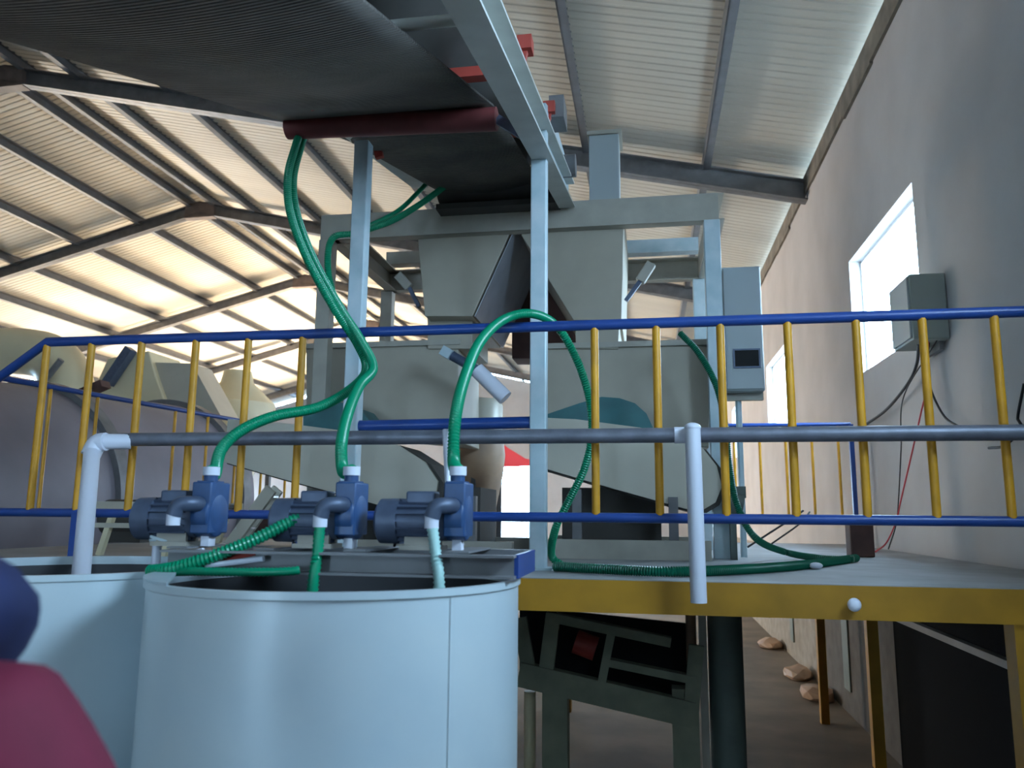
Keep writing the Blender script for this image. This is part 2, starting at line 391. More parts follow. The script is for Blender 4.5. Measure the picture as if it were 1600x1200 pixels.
# ================================================================== TANKS
def tank(c, r, top, label, seam=True):
    t = thing('mixing_tank', (c[0], c[1], 0), label, 'tank', 'water mixing tanks')
    MB().lathe([(0.01, 0.0), (r, 0.0), (r, top), (r - 0.012, top), (r - 0.012, 0.02), (0.01, 0.02)], (c[0], c[1], 0), 96).build('shell', 'tank_paint', t, smooth=30)
    MB().lathe([(r + 0.001, top - 0.02), (r + 0.007, top - 0.016), (r + 0.007, top + 0.002), (r - 0.014, top + 0.002), (r - 0.014, top - 0.02)], (c[0], c[1], 0), 96).build('rim', 'tank_paint', t, smooth=30)
    MB().lathe([(r - 0.013, top - 0.03), (r - 0.013, 1.0), (r - 0.017, 1.0), (r - 0.017, top - 0.03)], (c[0], c[1], 0), 96).build('dark_inner_wall', 'inside_dark', t, smooth=30)  # dark layer inside the shell, from just below the rim down
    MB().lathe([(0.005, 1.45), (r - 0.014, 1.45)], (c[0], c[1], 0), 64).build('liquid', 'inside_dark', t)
    if seam: MB().cyl((c[0] + r * 0.79, c[1] - r * 0.612, 0.02), (c[0] + r * 0.79, c[1] - r * 0.612, top - 0.02), 0.004, 6).build('weld_seam', 'tank_paint', t)
    return t
C1 = (-0.929, 2.354); C2 = (-2.03, 2.56); TR = 0.54; TT = 1.86
tank(C1, TR, TT, 'large pale blue open tank in the foreground with pump hoses dropping into it')
tank(C2, TR, TT, 'pale blue open tank at the left edge, half in shadow beside the larger tank', False)
# lid leaf
lid = MB(); n = 20; pts = []
for k in range(n + 1):
    a = R(178 + k * 62 / n); pts.append((C1[0] + (TR + 0.008) * math.cos(a), C1[1] + (TR + 0.008) * math.sin(a), TT + 0.003))
lid.prism(pts, (0, 0, 0.008)); tag(lid.build('tank_lid', 'white_steel'), 'thin white lid segment lying on the left rim of the foreground tank', 'lid')

# bench across the tank
BY = 2.27; BT = 1.936
bx0 = P(262, 890, Y=BY).x; bx1 = P(807, 888, Y=BY).x
b = thing('pump_bench', ((bx0 + bx1) / 2, 2.4, TT), 'grey steel channel bench lying across the foreground tank under the pumps', 'bench')
m = MB(); m.channel((bx0, BY, 1.903), (bx1, BY, 1.903), 0.05, 0.064, 0.007, side=1); m.build('front_channel', 'bench_grey', b)
m = MB(); m.channel((bx0, 2.60, 1.903), (bx1, 2.60, 1.903), 0.05, 0.064, 0.007, side=-1); m.build('back_channel', 'bench_grey', b)
MB().bar((bx1, BY - 0.004, 1.903), (bx1, 2.60, 1.903), 0.012, 0.066).build('end_plate', 'rail_blue', b)
for x in (bx0 + 0.02, -1.15, -0.86, -0.55): MB().box((x - 0.035, BY + 0.008, BT), (x + 0.035, 2.6, BT + 0.006)).build('cross_strap', 'bench_grey', b)
BT += 0.006

# ================================================================== PUMPS
def make_pump():
    t = thing('water_pump', (0, 0, 0), '', 'pump', 'blue water pumps on the bench')
    # the volute faces +X, shaft along X; motor to the left
    m = MB(); m.tube([(-0.022, 0, 0.09), (-0.028, 0, 0.09), (0.024, 0, 0.09), (0.03, 0, 0.09)], [0.055, 0.066, 0.066, 0.05], 24)
    m.box((-0.029, -0.058, 0.035), (0.029, 0.058, 0.178)); m.build('pump_body', 'pump_blue', t, smooth=35, bevel=0.006)
    MB().cyl((-0.004, 0, 0.165), (-0.004, 0, 0.205), 0.020, 14).box((-0.03, -0.03, 0.172), (0.022, 0.03, 0.182)).build('outlet_neck', 'pump_blue', t, smooth=40)
    m = MB(); m.cyl((-0.165, 0, 0.075), (-0.03, 0, 0.075), 0.052, 24)
    for k in range(18):
        a = k * math.pi / 9; m.bar((-0.16, math.cos(a) * 0.055, 0.075 + math.sin(a) * 0.055), (-0.05, math.cos(a) * 0.055, 0.075 + math.sin(a) * 0.055), 0.003, 0.012, (0, math.cos(a), math.sin(a)))
    m.build('motor', 'motor_grey', t, smooth=35)
    MB().tube([(-0.225, 0, 0.075), (-0.215, 0, 0.075), (-0.16, 0, 0.075)], [0.045, 0.060, 0.061], 24).build('fan_cover', 'motor_grey', t, smooth=35)
    MB().box((-0.14, -0.032, 0.12), (-0.06, 0.032, 0.155)).build('terminal_box', 'motor_grey', t, bevel=0.006)
    MB().box((-0.15, -0.05, 0), (-0.04, 0.05, 0.012)).box((-0.14, -0.035, 0.01), (-0.05, -0.022, 0.04)).box((-0.14, 0.022, 0.01), (-0.05, 0.035, 0.04)).build('foot', 'frame_grey', t)
    m = MB(); m.tube(spline([(-0.0, -0.03, 0.115), (-0.01, -0.09, 0.117), (-0.035, -0.115, 0.112), (-0.045, -0.118, 0.085)], 0.008), 0.021, 14)
    m.build('inlet_elbow', 'motor_grey', t, smooth=60)
    MB().cyl((-0.045, -0.118, 0.058), (-0.045, -0.118, 0.092), 0.019, 14).build('hose_clamp', 'pvc', t, smooth=40)
    MB().cyl((-0.004, 0, 0.198), (-0.004, 0, 0.222), 0.024, 14).build('hose_clamp', 'pvc', t, smooth=40)
    MB().box((-0.012, -0.02, 0), (0.012, 0.02, 0.03)).build('drain_foot', 'pvc', t)
    return t
PY = 2.36
pumps = []
proto = make_pump()
for i, (pxl, lb) in enumerate(((716, 'blue pump with grey motor at the right end of the bench'), (548, 'blue pump in the middle of the bench, right behind the white post'), (326, 'blue pump at the left end of the bench beside the white valve pipe'))):
    o = proto if i == 0 else copy_tree(proto)
    o['label'] = lb
    o.location = (P(pxl, 830, Y=PY).x, PY, BT); o.scale = (1.12, 1.0, 1.12); pumps.append(Vector(o.location))
for i, lb in enumerate(('black power cable of the right pump', 'black power cable of the middle pump', 'black power cable of the left pump')):
    q = pumps[i]
    o_ = MB().tube(spline([q + Vector((-0.16, 0.0, 0.15)), q + Vector((-0.20, 0.05, 0.12)), q + Vector((-0.22, 0.08, 0.03)), q + Vector((-0.23, 0.1, 0.006))]), 0.005, 8).build('power_cable', 'wire_black', smooth=60)
    tag(o_, lb + ' dropping behind its motor to the bench', 'cable')
# valve pipe at pump 1
p1 = pumps[2]
v = thing('valve_pipe', P(247, 885, Y=2.36), 'white plastic valve pipe standing at the left end of the pump bench', 'pipe')
a = p1 + Vector((-0.045, -0.115, 0.13)); q = P(247, 812, Y=2.36)
MB().tube([P(290, 802, Y=2.36), P(266, 803, Y=2.36)], 0.013, 12).build('pipe_collar', 'pvc', v, smooth=40)
MB().tube(spline([P(268, 803, Y=2.36), P(252, 806, Y=2.36), P(247, 822, Y=2.36)]), 0.016, 12).build('elbow', 'white_steel', v, smooth=60)
MB().cyl(P(247, 818, Y=2.36), P(243, 888, Y=2.36), 0.014, 12).build('pipe_run', 'pvc', v, smooth=40)
MB().sphere(P(246, 842, Y=2.36), 0.024, 12, (1.1, 1, 0.8)).build('valve_body', 'white_steel', v, smooth=60)
MB().bar(P(236, 838, Y=2.33), P(262, 846, Y=2.33), 0.012, 0.008).build('valve_handle', 'white_steel', v)

# ================================================================== HOSES
def hose(name, pts, r, label, m='hose_green', grp='green corrugated hoses'):
    sp = resample(spline(pts, 0.01), 0.0062)
    mb = MB(); mb.tube(sp, r, 12, rfun=lambda i: r * (1.03 if i % 2 else 0.82))
    return tag(mb.build('corrugated_hose', m, smooth=60), label, 'hose', grp)
def HP(*l): return [P(a, b_, Y=c) for a, b_, c in l]
top = [p + Vector((-0.004, 0, 0.235)) for p in pumps]
hose('h', [top[2]] + HP((336, 740, 2.5), (346, 702, 2.6), (378, 672, 2.7), (430, 650, 2.85), (498, 636, 3.05), (548, 608, 3.25), (572, 578, 3.4), (560, 540, 3.45), (520, 478, 3.5), (478, 400, 3.55), (453, 330, 3.6), (450, 275, 3.65), (462, 228, 3.75), (470, 205, 3.85)), 0.021,
     'green corrugated hose from the left pump rising past the white post to the conveyor roller')
hose('h', [top[1]] + HP((536, 735, 2.55), (534, 690, 2.65), (545, 642, 2.85), (562, 603, 3.1), (583, 575, 3.3), (566, 535, 3.42), (530, 478, 3.52), (490, 405, 3.6), (464, 335, 3.66), (458, 280, 3.7), (470, 228, 3.8), (478, 205, 3.9)), 0.021,
     'green corrugated hose from the middle pump crossing in front of the white post')
hose('h', [top[0]] + HP((709, 720, 2.52), (712, 650, 2.6), (728, 585, 2.8), (752, 532, 3.1), (788, 499, 3.4), (830, 490, 3.56), (868, 508, 3.75), (898, 555, 3.85), (919, 615, 3.95), (925, 675, 4.0), (914, 730, 4.05), (890, 780, 4.1), (868, 826, 4.15), (862, 868, 4.3), (880, 884, 4.32)), 0.021,
     'green corrugated hose from the right pump arching over the rail and down to the platform')
hose('h', HP((548, 520, 4.6), (524, 470, 4.6), (512, 415, 4.6), (520, 372, 4.65), (556, 364, 4.75), (610, 346, 4.9), (655, 320, 5.1), (694, 292, 5.3)), 0.022,
     'green hose looping behind the white post up towards the far end of the conveyor')
hose('h', HP((560, 360, 4.9), (618, 332, 5.05), (650, 304, 5.2), (668, 285, 5.3)), 0.017,
     'thin dull green hose running above the loop behind the white post')
hose('h', HP((534, 782, 2.40), (508, 790, 2.36), (460, 812, 2.32), (400, 842, 2.27), (330, 870, 2.23), (270, 888, 2.22), (232, 893, 2.24)), 0.020,
     'thick green suction hose lying slanted across the bench from the middle pump to the left')
hose('h', HP((236, 896, 2.27), (300, 893, 2.2), (380, 894, 2.18), (450, 893, 2.19), (470, 890, 2.2)), 0.013,
     'pale green hose lying flat along the front of the bench')
for i, (ppx, lb, mm) in enumerate((((686, 925), 'pale green hose dropping from the right pump into the tank', 'hose_pale'), ((488, 925), 'green hose dropping from the middle pump into the tank', 'hose_green'))):
    s0 = pumps[i] + Vector((-0.050, -0.118, 0.080)); e = P(ppx[0], ppx[1], Y=s0.y - 0.02)
    hose('h', [s0, s0.lerp(e, 0.5) + Vector((0.002, 0, 0)), e, e + Vector((-0.01, -0.0, -0.3))], 0.0175, lb, mm)
hose('h', HP((1062, 520, 5.3), (1092, 552, 5.25), (1120, 605, 5.2), (1134, 670, 5.2), (1140, 730, 5.2), (1152, 790, 5.15), (1180, 840, 5.1)) + [P(1225, 862, Z=DZ + 0.05), P(1280, 872, Z=DZ + 0.025), P(1335, 874, Z=DZ + 0.025)], 0.022,
     'dark green hose hanging from the right machine down onto the platform', 'hose_dark')
hose('h', [P(866, 885, Z=DZ + 0.025), P(940, 889, Z=DZ + 0.025), P(1040, 893, Z=DZ + 0.025), P(1150, 890, Z=DZ + 0.025), P(1250, 883, Z=DZ + 0.025), P(1338, 872, Z=DZ + 0.025)], 0.024,
     'long dark green hose lying along the platform behind its front edge', 'hose_dark')
tag(MB().sphere(P(1275, 884, Z=DZ + 0.02), 0.03, 12, (1.2, 1, 0.6)).build('cloth_scrap', 'pvc', smooth=60), 'small pale scrap lying against the hose on the platform', 'scrap')
# short white tube by pump 3
tag(MB().cyl(P(696, 672, Y=2.62), P(701, 772, Y=2.55), 0.011, 12).build('plastic_tube', 'pvc', smooth=40), 'short upright white plastic tube beside the right pump hose', 'tube')
# loose rods on the bench
for k, (a, b_, mm, lb) in enumerate(((P(322, 884, Y=2.24), P(412, 873, Y=2.24), 'pvc', 'white plastic rod lying on the bench under the suction hose'), (P(268, 872, Y=2.3), P(318, 860, Y=2.3), 'pvc', 'pale rod poking out on the left of the bench'), (P(330, 878, Y=2.27), P(400, 864, Y=2.27), 'bracket_red', 'dark red rod lying beside the white rod on the bench'))):
    tag(MB().cyl(a, b_, 0.009, 8).build('loose_rod', mm, smooth=40), lb, 'rod')

# ================================================================== WHITE POSTS AND CONVEYOR
def wpost(foot, topz, label):
    t = thing('support_post', foot, label, 'post')
    x, yy, _ = foot; s_ = 0.043
    m = MB(); m.channel((x + s_ * 0.3, yy - s_, DZ), (x + s_ * 0.3, yy - s_, topz), 0.085, 0.09, 0.008, up=(1, 0, 0))
    m.bm.clear(); m.box((x - s_, yy - s_, DZ), (x + s_, yy + s_, topz)); m.build('column', 'white_steel', t, bevel=0.006)
    MB().box((x - 0.08, yy - 0.08, DZ), (x + 0.08, yy + 0.08, DZ + 0.012)).build('base_plate', 'white_steel', t)
    return t
f2 = P(841, 890, Z=DZ)
wpost((f2.x, f2.y, DZ), P(828, 200, Y=f2.y).z, 'pale square steel post on the platform to the right, carrying the conveyor')
f1 = P(549, 700, Y=4.13)
wpost((f1.x, 4.13, DZ), P(549, 225, Y=4.13).z, 'pale square steel post to the left, rising behind the middle pump to the conveyor')
tag(MB().cyl(P(560, 666, Y=4.13), P(832, 660, Y=4.13), 0.032, 14).build('tie_bar', 'rail_blue', smooth=40), 'thick blue tie bar between the two white posts', 'bar')

cv = thing('belt_conveyor', (-1.25, 2, 3.6), 'inclined belt conveyor overhead with sagging dark rubber belt and grey side frame', 'conveyor')
def sz(yy): return 3.30 + 0.19 * yy          # stringer centre height
XR, XLt = -0.60, -1.60
for x, sd in ((XR, 1), (XLt, -1)):
    dz_ = 0.0 if sd > 0 else 0.22
    m = MB(); m.channel((x, -4, sz(-4) + dz_), (x, 5.45, sz(5.45) + dz_), 0.11, 0.18, 0.012, side=sd); m.build('side_channel', 'frame_light', cv)
# return belt: between rollers it hangs below the frame
def ret(yy):
    if yy >= 3.8: return 4.175 + (yy - 3.8) * 0.16
    if yy >= 1.0: return 4.175 - 0.37 * (3.8 - yy)
    return 3.139 - 0.16 * (1.0 - yy)
m = MB(); ys = [-4 + 0.1 * k for k in range(95)]
ys = [y_ for y_ in ys if y_ <= 5.4]; ringsA = []
for y_ in ys:
    k = max(0, min(1, (y_ - 3.8) / 1.7)); xl_, xr_ = -1.93 + (0.15 * min(1, k * 5) + 0.28 * k), -0.77 + 0.03 * k; row = []
    for j in range(13):
        u = j / 12; sag = -0.05 * (1 - (2 * u - 1) ** 2) * min(1, abs(y_ - 3.8) / 1.5)
        row.append(m.bm.verts.new((xl_ + (xr_ - xl_) * u, y_, ret(y_) + sag)))
    ringsA.append(row)
for A, B in zip(ringsA, ringsA[1:]):
    for j in range(12): m.bm.faces.new((A[j], A[j + 1], B[j + 1], B[j]))
rb = m.build('return_belt', 'belt_dusty', cv, smooth=60)
so = rb.modifiers.new('thick', 'SOLIDIFY'); so.thickness = 0.012
# fine cross ribs of the belt in its material
mt = MT['belt_dusty']; nt = mt.node_tree; bs = nt.nodes['Principled BSDF']
tc = nt.nodes.new('ShaderNodeTexCoord'); wv = nt.nodes.new('ShaderNodeTexWave'); wv.bands_direction = 'Y'; wv.inputs['Scale'].default_value = 14
bu = nt.nodes.new('ShaderNodeBump'); bu.inputs['Strength'].default_value = 0.9; bu.inputs['Distance'].default_value = 0.02
nt.links.new(tc.outputs['Object'], wv.inputs[0]); nt.links.new(wv.outputs['Fac'], bu.inputs['Height']); nt.links.new(bu.outputs[0], bs.inputs['Normal'])
# carrying belt (troughed) above the frame
m = MB(); rows = []
for y_ in (-4, 5.5):
    z = sz(y_) + 0.14
    rows.append([m.bm.verts.new((x, y_, z + dz)) for x, dz in ((-1.80, 0.16), (-1.55, 0.02), (-1.3, 0), (-1.05, 0.02), (-0.78, 0.16))])
for j in range(4): m.bm.faces.new((rows[0][j], rows[0][j + 1], rows[1][j + 1], rows[1][j]))
cb = m.build('carrying_belt', 'rubber', cv); so = cb.modifiers.new('thick', 'SOLIDIFY'); so.thickness = 0.012
for y_ in [-3.2 + 0.95 * k for k in range(9)]:
    z = sz(y_) + 0.075
    fr = MB(); fr.bar((XLt, y_, z + 0.11), (XR, y_, z + 0.11), 0.06, 0.05)
    for x, sd in ((XR, 1), (XLt, -1)):
        fr.bar((x, y_, z), (x + sd * 0.05, y_, z + 0.24), 0.05, 0.03, (0, 1, 0))
        fr.box((x + sd * 0.02, y_ - 0.04, z + 0.20), (x + sd * 0.09, y_ + 0.04, z + 0.27))
    f = fr.build('idler_bracket', 'bracket_red', cv)
    MB().cyl((-1.06, y_, z + 0.02), (XR + 0.04, y_, z + 0.21), 0.035, 12).build('idler_roller', 'motor_grey', f, smooth=40)
    MB().cyl((-1.55, y_, z - 0.07), (XR, y_, z - 0.07), 0.022, 10).build('cross_bar', 'frame_light', cv, smooth=40) if y_ < 3.4 else None
r0 = P(450, 200, Y=3.8); r1 = P(776, 186, Y=3.8)
rr = MB(); rr.cyl(r0, r1, 0.062, 24); rr.build('return_roller', 'roller_red', cv, smooth=40)['label'] = 'brownish red return roller under the belt'
for p, x, z_ in ((r0, r0.x + 0.06, r0.z + 0.22), (r1, XR, sz(3.8) - 0.04)):
    MB().bar((x, 3.8, z_), (p.x, 3.8, p.z), 0.05, 0.02, (0, 1, 0)).build('roller_bracket', 'motor_grey', cv)
# head end
hy = 5.45; hz = sz(hy) + 0.06
MB().cyl((XLt + 0.1, hy, hz + 0.05), (XR - 0.03, hy, hz + 0.05), 0.12, 24).build('head_pulley', 'rubber', cv, smooth=40)
MB().prism([(XR + 0.02, 4.25, sz(4.25) + 0.07), (XR + 0.02, 5.6, sz(5.6) - 0.1), (XR + 0.02, 5.6, sz(5.6) + 0.25), (XR + 0.02, 4.6, sz(4.6) + 0.36), (XR + 0.02, 4.25, sz(4.25) + 0.30)], (0.03, 0, 0)).build('head_guard', 'white_steel', cv)
MB().cyl((XR, 5.2, hz + 0.05), (XR + 0.14, 5.2, hz + 0.05), 0.08, 20).build('drive_unit', 'steel_dark', cv, smooth=40)
MB().box((XR + 0.05, 4.4, hz), (XR + 0.14, 4.6, hz + 0.14)).build('bearing_block', 'steel_dark', cv)
MB().prism([(-1.5, 5.35, sz(5.35) - 0.07), (XR, 5.35, sz(5.35) - 0.07), (XR, 5.35, sz(5.35) - 0.03), (-1.5, 5.35, sz(5.35) - 0.03)], (0, 0.3, 0)).build('head_skirt', 'rubber', cv)
for x in (XLt, XR): MB().box((x - 0.04, -3.9, 0), (x + 0.04, -3.8, sz(-3.85))).build('tail_leg', 'white_steel', cv)

# ================================================================== HOPPER FRAME AND HOPPERS
FY = 5.5
fr = thing('hopper_frame', (-1, 6.1, DZ), 'pale grey steel frame on the platform that carries the two hoppers', 'frame')
xa, xb = -2.40, 0.47
zt = P(800, 322, Y=FY).z
m = MB(); m.channel((xa - 0.05, FY, zt - 0.09), (xb + 0.05, FY, zt - 0.09), 0.09, 0.2, 0.012, side=-1); m.build('front_beam', 'frame_grey', fr)
m = MB(); m.channel((xa - 0.05, FY + 1.5, zt - 0.09), (xb + 0.05, FY + 1.5, zt - 0.09), 0.09, 0.2, 0.012); m.build('back_beam', 'frame_grey', fr)
for x in (xa, xb):
    m = MB(); m.channel((x, FY, zt - 0.09), (x, FY + 1.5, zt - 0.09), 0.09, 0.2, 0.012); m.build('side_beam', 'frame_grey', fr)
    for yy in (FY + 0.03, FY + 1.47):
        m = MB(); m.box((x - 0.055, yy - 0.05, DZ), (x + 0.055, yy + 0.05, zt - 0.19)); m.build('column', 'white_steel' if (x > 0) else 'frame_grey', fr, bevel=0.005)
zb = P(1040, 384, Y=FY + 1.4).z
MB().box((-0.35, FY + 1.38, zb - 0.06), (xb, FY + 1.5, zb + 0.06)).build('cross_rail', 'white_steel', fr)
MB().box((xa, FY + 1.38, zb - 0.06), (-1.75, FY + 1.5, zb + 0.06)).build('cross_rail', 'frame_grey', fr)

def hopper(poly, bot, label, D0=FY + 0.08, D1=FY + 1.25):
    """poly: front outline of the funnel (pixels, top row then slanting), bot: spout outline"""
    t = thing('feed_hopper', P(bot[0][0], bot[2][1], Y=D0), label, 'hopper', 'feed hoppers in the frame')
    F = [P(a, b_, Y=D0) for a, b_ in poly]
    MB().prism(F, (0, D1 - D0, 0)).build('bin', 'machine', t, bevel=0.004)
    G = [P(a, b_, Y=D0 + 0.15) for a, b_ in bot]
    MB().prism(G, (0, 0.6, 0)).build('spout', 'machine', t, bevel=0.004)
    return t
hl = hopper([(650, 344), (806, 342), (738, 494), (664, 494)], [(668, 490), (738, 490), (738, 545), (668, 545)], 'left grey feed hopper with a shiny slanting side')
c = [P(808, 345, Y=FY + 0.08), P(740, 494, Y=FY + 0.08)]
off = Vector((0.006, 0, 0))
MB().prism([c[0] + off, c[1] + off, c[1] + off + Vector((0, 1.15, 0)), c[0] + off + Vector((0, 1.15, 0))], (0.006, 0, -0.002)).build('side_sheet', 'galvanised', hl)['label'] = 'shiny bare metal side sheet'
hr = hopper([(815, 340), (975, 324), (971, 500), (896, 500), (815, 368)], [(898, 496), (968, 496), (966, 545), (900, 545)], 'right grey feed hopper directly under the upright box duct')
MB().prism([P(a, b_, Y=6.78) for a, b_ in ((812, 345), (902, 470), (902, 560), (800, 560), (800, 450))], (0, 0.3, 0)).build('rear_chute', 'rust_brown', hr)['label'] = 'dark brown rear chute'
d = thing('box_duct', P(945, 310, Y=5.8), 'upright grey box duct standing on top of the right hopper', 'duct')
MB().box(P(920, 212, Y=5.75), P(968, 318, Y=5.75) + Vector((0, 0.3, 0))).build('duct_body', 'cabinet', d, bevel=0.005)
q = P(920, 208, Y=5.75); q2 = P(968, 208, Y=5.75)
MB().box((q.x - 0.015, 5.735, q.z - 0.02), (q2.x + 0.015, 6.06, q.z + 0.01)).build('duct_flange', 'frame_grey', d)

# lever actuators
for pts, lb in (([(978, 470), (1000, 440), (1018, 412)], 'small angled gate actuator at the right side of the right hopper'), ([(655, 480), (640, 450), (622, 430)], 'small angled gate actuator at the left side of the left hopper')):
    t = thing('gate_actuator', P(*pts[0], Y=5.7), lb, 'actuator')
    a, b_, c_ = [P(*p, Y=5.7) for p in pts]
    MB().bar(a, b_, 0.03, 0.03).build('rod', 'motor_grey', t)
    MB().bar(b_, c_, 0.06, 0.07).build('cylinder_body', 'frame_grey', t, bevel=0.005)
t = thing('pneumatic_cylinder', P(790, 620, Y=5.35), 'slanted white pneumatic cylinder between the two feeder housings', 'cylinder')
MB().cyl(P(700, 552, Y=5.4), P(745, 578, Y=5.4), 0.035, 14).build('rod', 'motor_grey', t, smooth=40)
MB().cyl(P(745, 578, Y=5.4), P(790, 622, Y=5.4), 0.055, 16).build('barrel', 'pvc', t, smooth=40)
MB().bar(P(692, 548, Y=5.4), P(706, 556, Y=5.4), 0.1, 0.07).build('end_block', 'white_steel', t)

# ================================================================== WEIGH FEEDERS
def feeder(body, plate, dome, skirt, label, deck_y=5.1):
    t = thing('weigh_feeder', P(body[2][0], 870, Z=DZ), label, 'feeder', 'weigh feeders under the hoppers')
    MB().prism([P(a, b_, Y=5.75) for a, b_ in body], (0, 0.75, 0)).build('housing', 'machine', t, bevel=0.008)
    tp = P(body[0][0], body[0][1], Y=5.75); tq = P(body[1][0], body[1][1], Y=5.75)
    MB().box((tp.x - 0.02, 5.72, tp.z - 0.03), (tq.x + 0.02, 6.53, tp.z + 0.01)).build('top_flange', 'frame_grey', t)
    F = [P(a, b_, Y=5.3) for a, b_ in plate]
    MB().prism(F, (0, 0.03, 0)).build('side_plate', 'machine_light', t)
    MB().prism([p + Vector((0, 0.5, 0)) for p in F], (0, 0.03, 0)).build('side_plate', 'machine_light', t)
    ce = sum(F, Vector()) / len(F)
    MB().prism([ce + (p - ce) * 1.02 + Vector((0.02, 0.04, -0.012)) for p in F], (0, 0.45, 0)).build('feeder_belt', 'rubber', t)
    MB().prism([P(a, b_, Y=5.42) for a, b_ in dome], (0, 0.31, 0)).build('curved_guard', 'teal', t)['label'] = 'dark teal curved guard'
    x0 = P(skirt[0], 860, Y=5.2).x; x1 = P(skirt[1], 860, Y=5.2).x; z1 = P(skirt[0], 842, Y=5.2).z
    for yy in (5.2, 6.2): MB().box((x0, yy, DZ), (x1, yy + 0.07, z1)).build('base_channel', 'frame_grey', t)
    MB().box((x0 + 0.15, 5.6, DZ), (x1 - 0.3, 6.2, P(900, 762, Y=5.6).z)).build('drive_box', 'rubber', t)
    # stands tying plate to base
    for p in (0.25, 0.8):
        x = x0 + (x1 - x0) * p
        MB().box((x - 0.03, 5.27, z1 - 0.02), (x + 0.03, 5.33, P(900, 760 + 20 * p, Y=5.3).z)).build('leg', 'steel_dark', t)
    return t
feeder([(850, 540), (1108, 540), (1108, 700), (850, 668)],
       [(838, 652), (900, 655), (1000, 668), (1060, 684), (1098, 700), (1120, 728), (1128, 760), (1118, 785), (1098, 797), (1075, 796), (960, 764), (838, 728)],
       [(852, 648), (905, 630), (940, 620), (968, 622), (992, 630), (1010, 646), (1024, 676), (940, 664), (852, 662)], (832, 1112),
       'right weigh feeder with rounded inclined belt casing and teal guard under the right hopper')
feeder([(478, 540), (716, 540), (716, 690), (478, 668)],
       [(356, 655), (420, 658), (530, 672), (620, 694), (664, 722), (684, 752), (680, 782), (660, 796), (620, 797), (530, 772), (440, 748), (350, 722)],
       [(474, 650), (500, 634), (530, 628), (562, 638), (580, 660), (584, 688), (530, 676), (474, 668)], (470, 800),
       'left weigh feeder with rounded inclined belt casing and teal guard under the left hopper')
t = thing('tan_hopper', P(752, 800, Y=6.4), 'rounded tan and white bin between the two weigh feeders', 'bin')
c0 = P(752, 625, Y=6.75); zA, zB, zC = c0.z, P(752, 690, Y=6.75).z, P(752, 800, Y=6.75).z
MB().lathe([(0.16, zA), (0.19, zA - 0.05), (0.19, zB)], (c0.x, 6.75, 0), 32).build('upper_shell', 'machine_light', t, smooth=40)
MB().lathe([(0.20, zB + 0.02), (0.215, zB - 0.12), (0.2, zB - 0.28), (0.13, zC - 0.02), (0.02, zC - 0.04)], (c0.x, 6.75, 0), 32).build('lower_shell', 'tan', t, smooth=40)
for k in range(3):
    a = k * 2.1 + 0.4; MB().box((c0.x + 0.17 * math.cos(a) - 0.02, 6.75 + 0.17 * math.sin(a) - 0.02, DZ), (c0.x + 0.17 * math.cos(a) + 0.02, 6.75 + 0.17 * math.sin(a) + 0.02, zB - 0.15)).build('leg', 'steel_dark', t)
t = thing('drive_motor', P(1150, 815, Y=5.35), 'dark green drive motor at the right end of the right weigh feeder', 'motor')
MB().cyl(P(1133, 785, Y=5.4), P(1160, 790, Y=5.4), 0.085, 18).build('motor_body', 'green_dark', t, smooth=40)
MB().box(P(1143, 760, Y=5.35), P(1166, 778, Y=5.35) + Vector((0, 0.1, 0))).build('terminal_box', 'green_dark', t)
MB().box(P(1136, 800, Y=5.36), P(1156, 812, Y=5.36) + Vector((0, 0.1, 0))).box((P(1145, 810, Y=5.4).x - 0.02, 5.38, DZ), (P(1145, 810, Y=5.4).x + 0.02, 5.44, P(1145, 806, Y=5.4).z)).build('bracket', 'green_dark', t)

# electrical cabinet beside the frame
CY = 5.62
t = thing('control_cabinet', P(1162, 612, Y=CY), 'tall grey control cabinet with small black display beside the hopper frame', 'cabinet')
a, b_ = P(1127, 418, Y=CY), P(1196, 610, Y=CY)
MB().box((a.x, CY, b_.z), (b_.x, CY + 0.32, a.z)).build('cabinet_body', 'cabinet', t, bevel=0.008)
MB().box((a.x + 0.008, CY - 0.015, b_.z + 0.01), (b_.x - 0.008, CY, a.z - 0.01)).build('door', 'cabinet', t, bevel=0.004)
da, db = P(1148, 548, Y=CY - 0.02), P(1186, 572, Y=CY - 0.02)
MB().box((da.x, CY - 0.03, db.z), (db.x, CY - 0.014, da.z)).build('display', 'black', t)
MB().box((da.x - 0.012, CY - 0.026, db.z - 0.012), (db.x + 0.012, CY - 0.012, da.z + 0.012)).build('display_frame', 'motor_grey', t)
MB().box((xb + 0.02, CY + 0.1, b_.z - 0.05), (b_.x, CY + 0.16, b_.z + 0.01)).build('bracket', 'frame_grey', t)
MB().cyl((a.x + 0.1, CY + 0.16, DZ), (a.x + 0.1, CY + 0.16, b_.z), 0.022, 10).build('stand', 'white_steel', t)

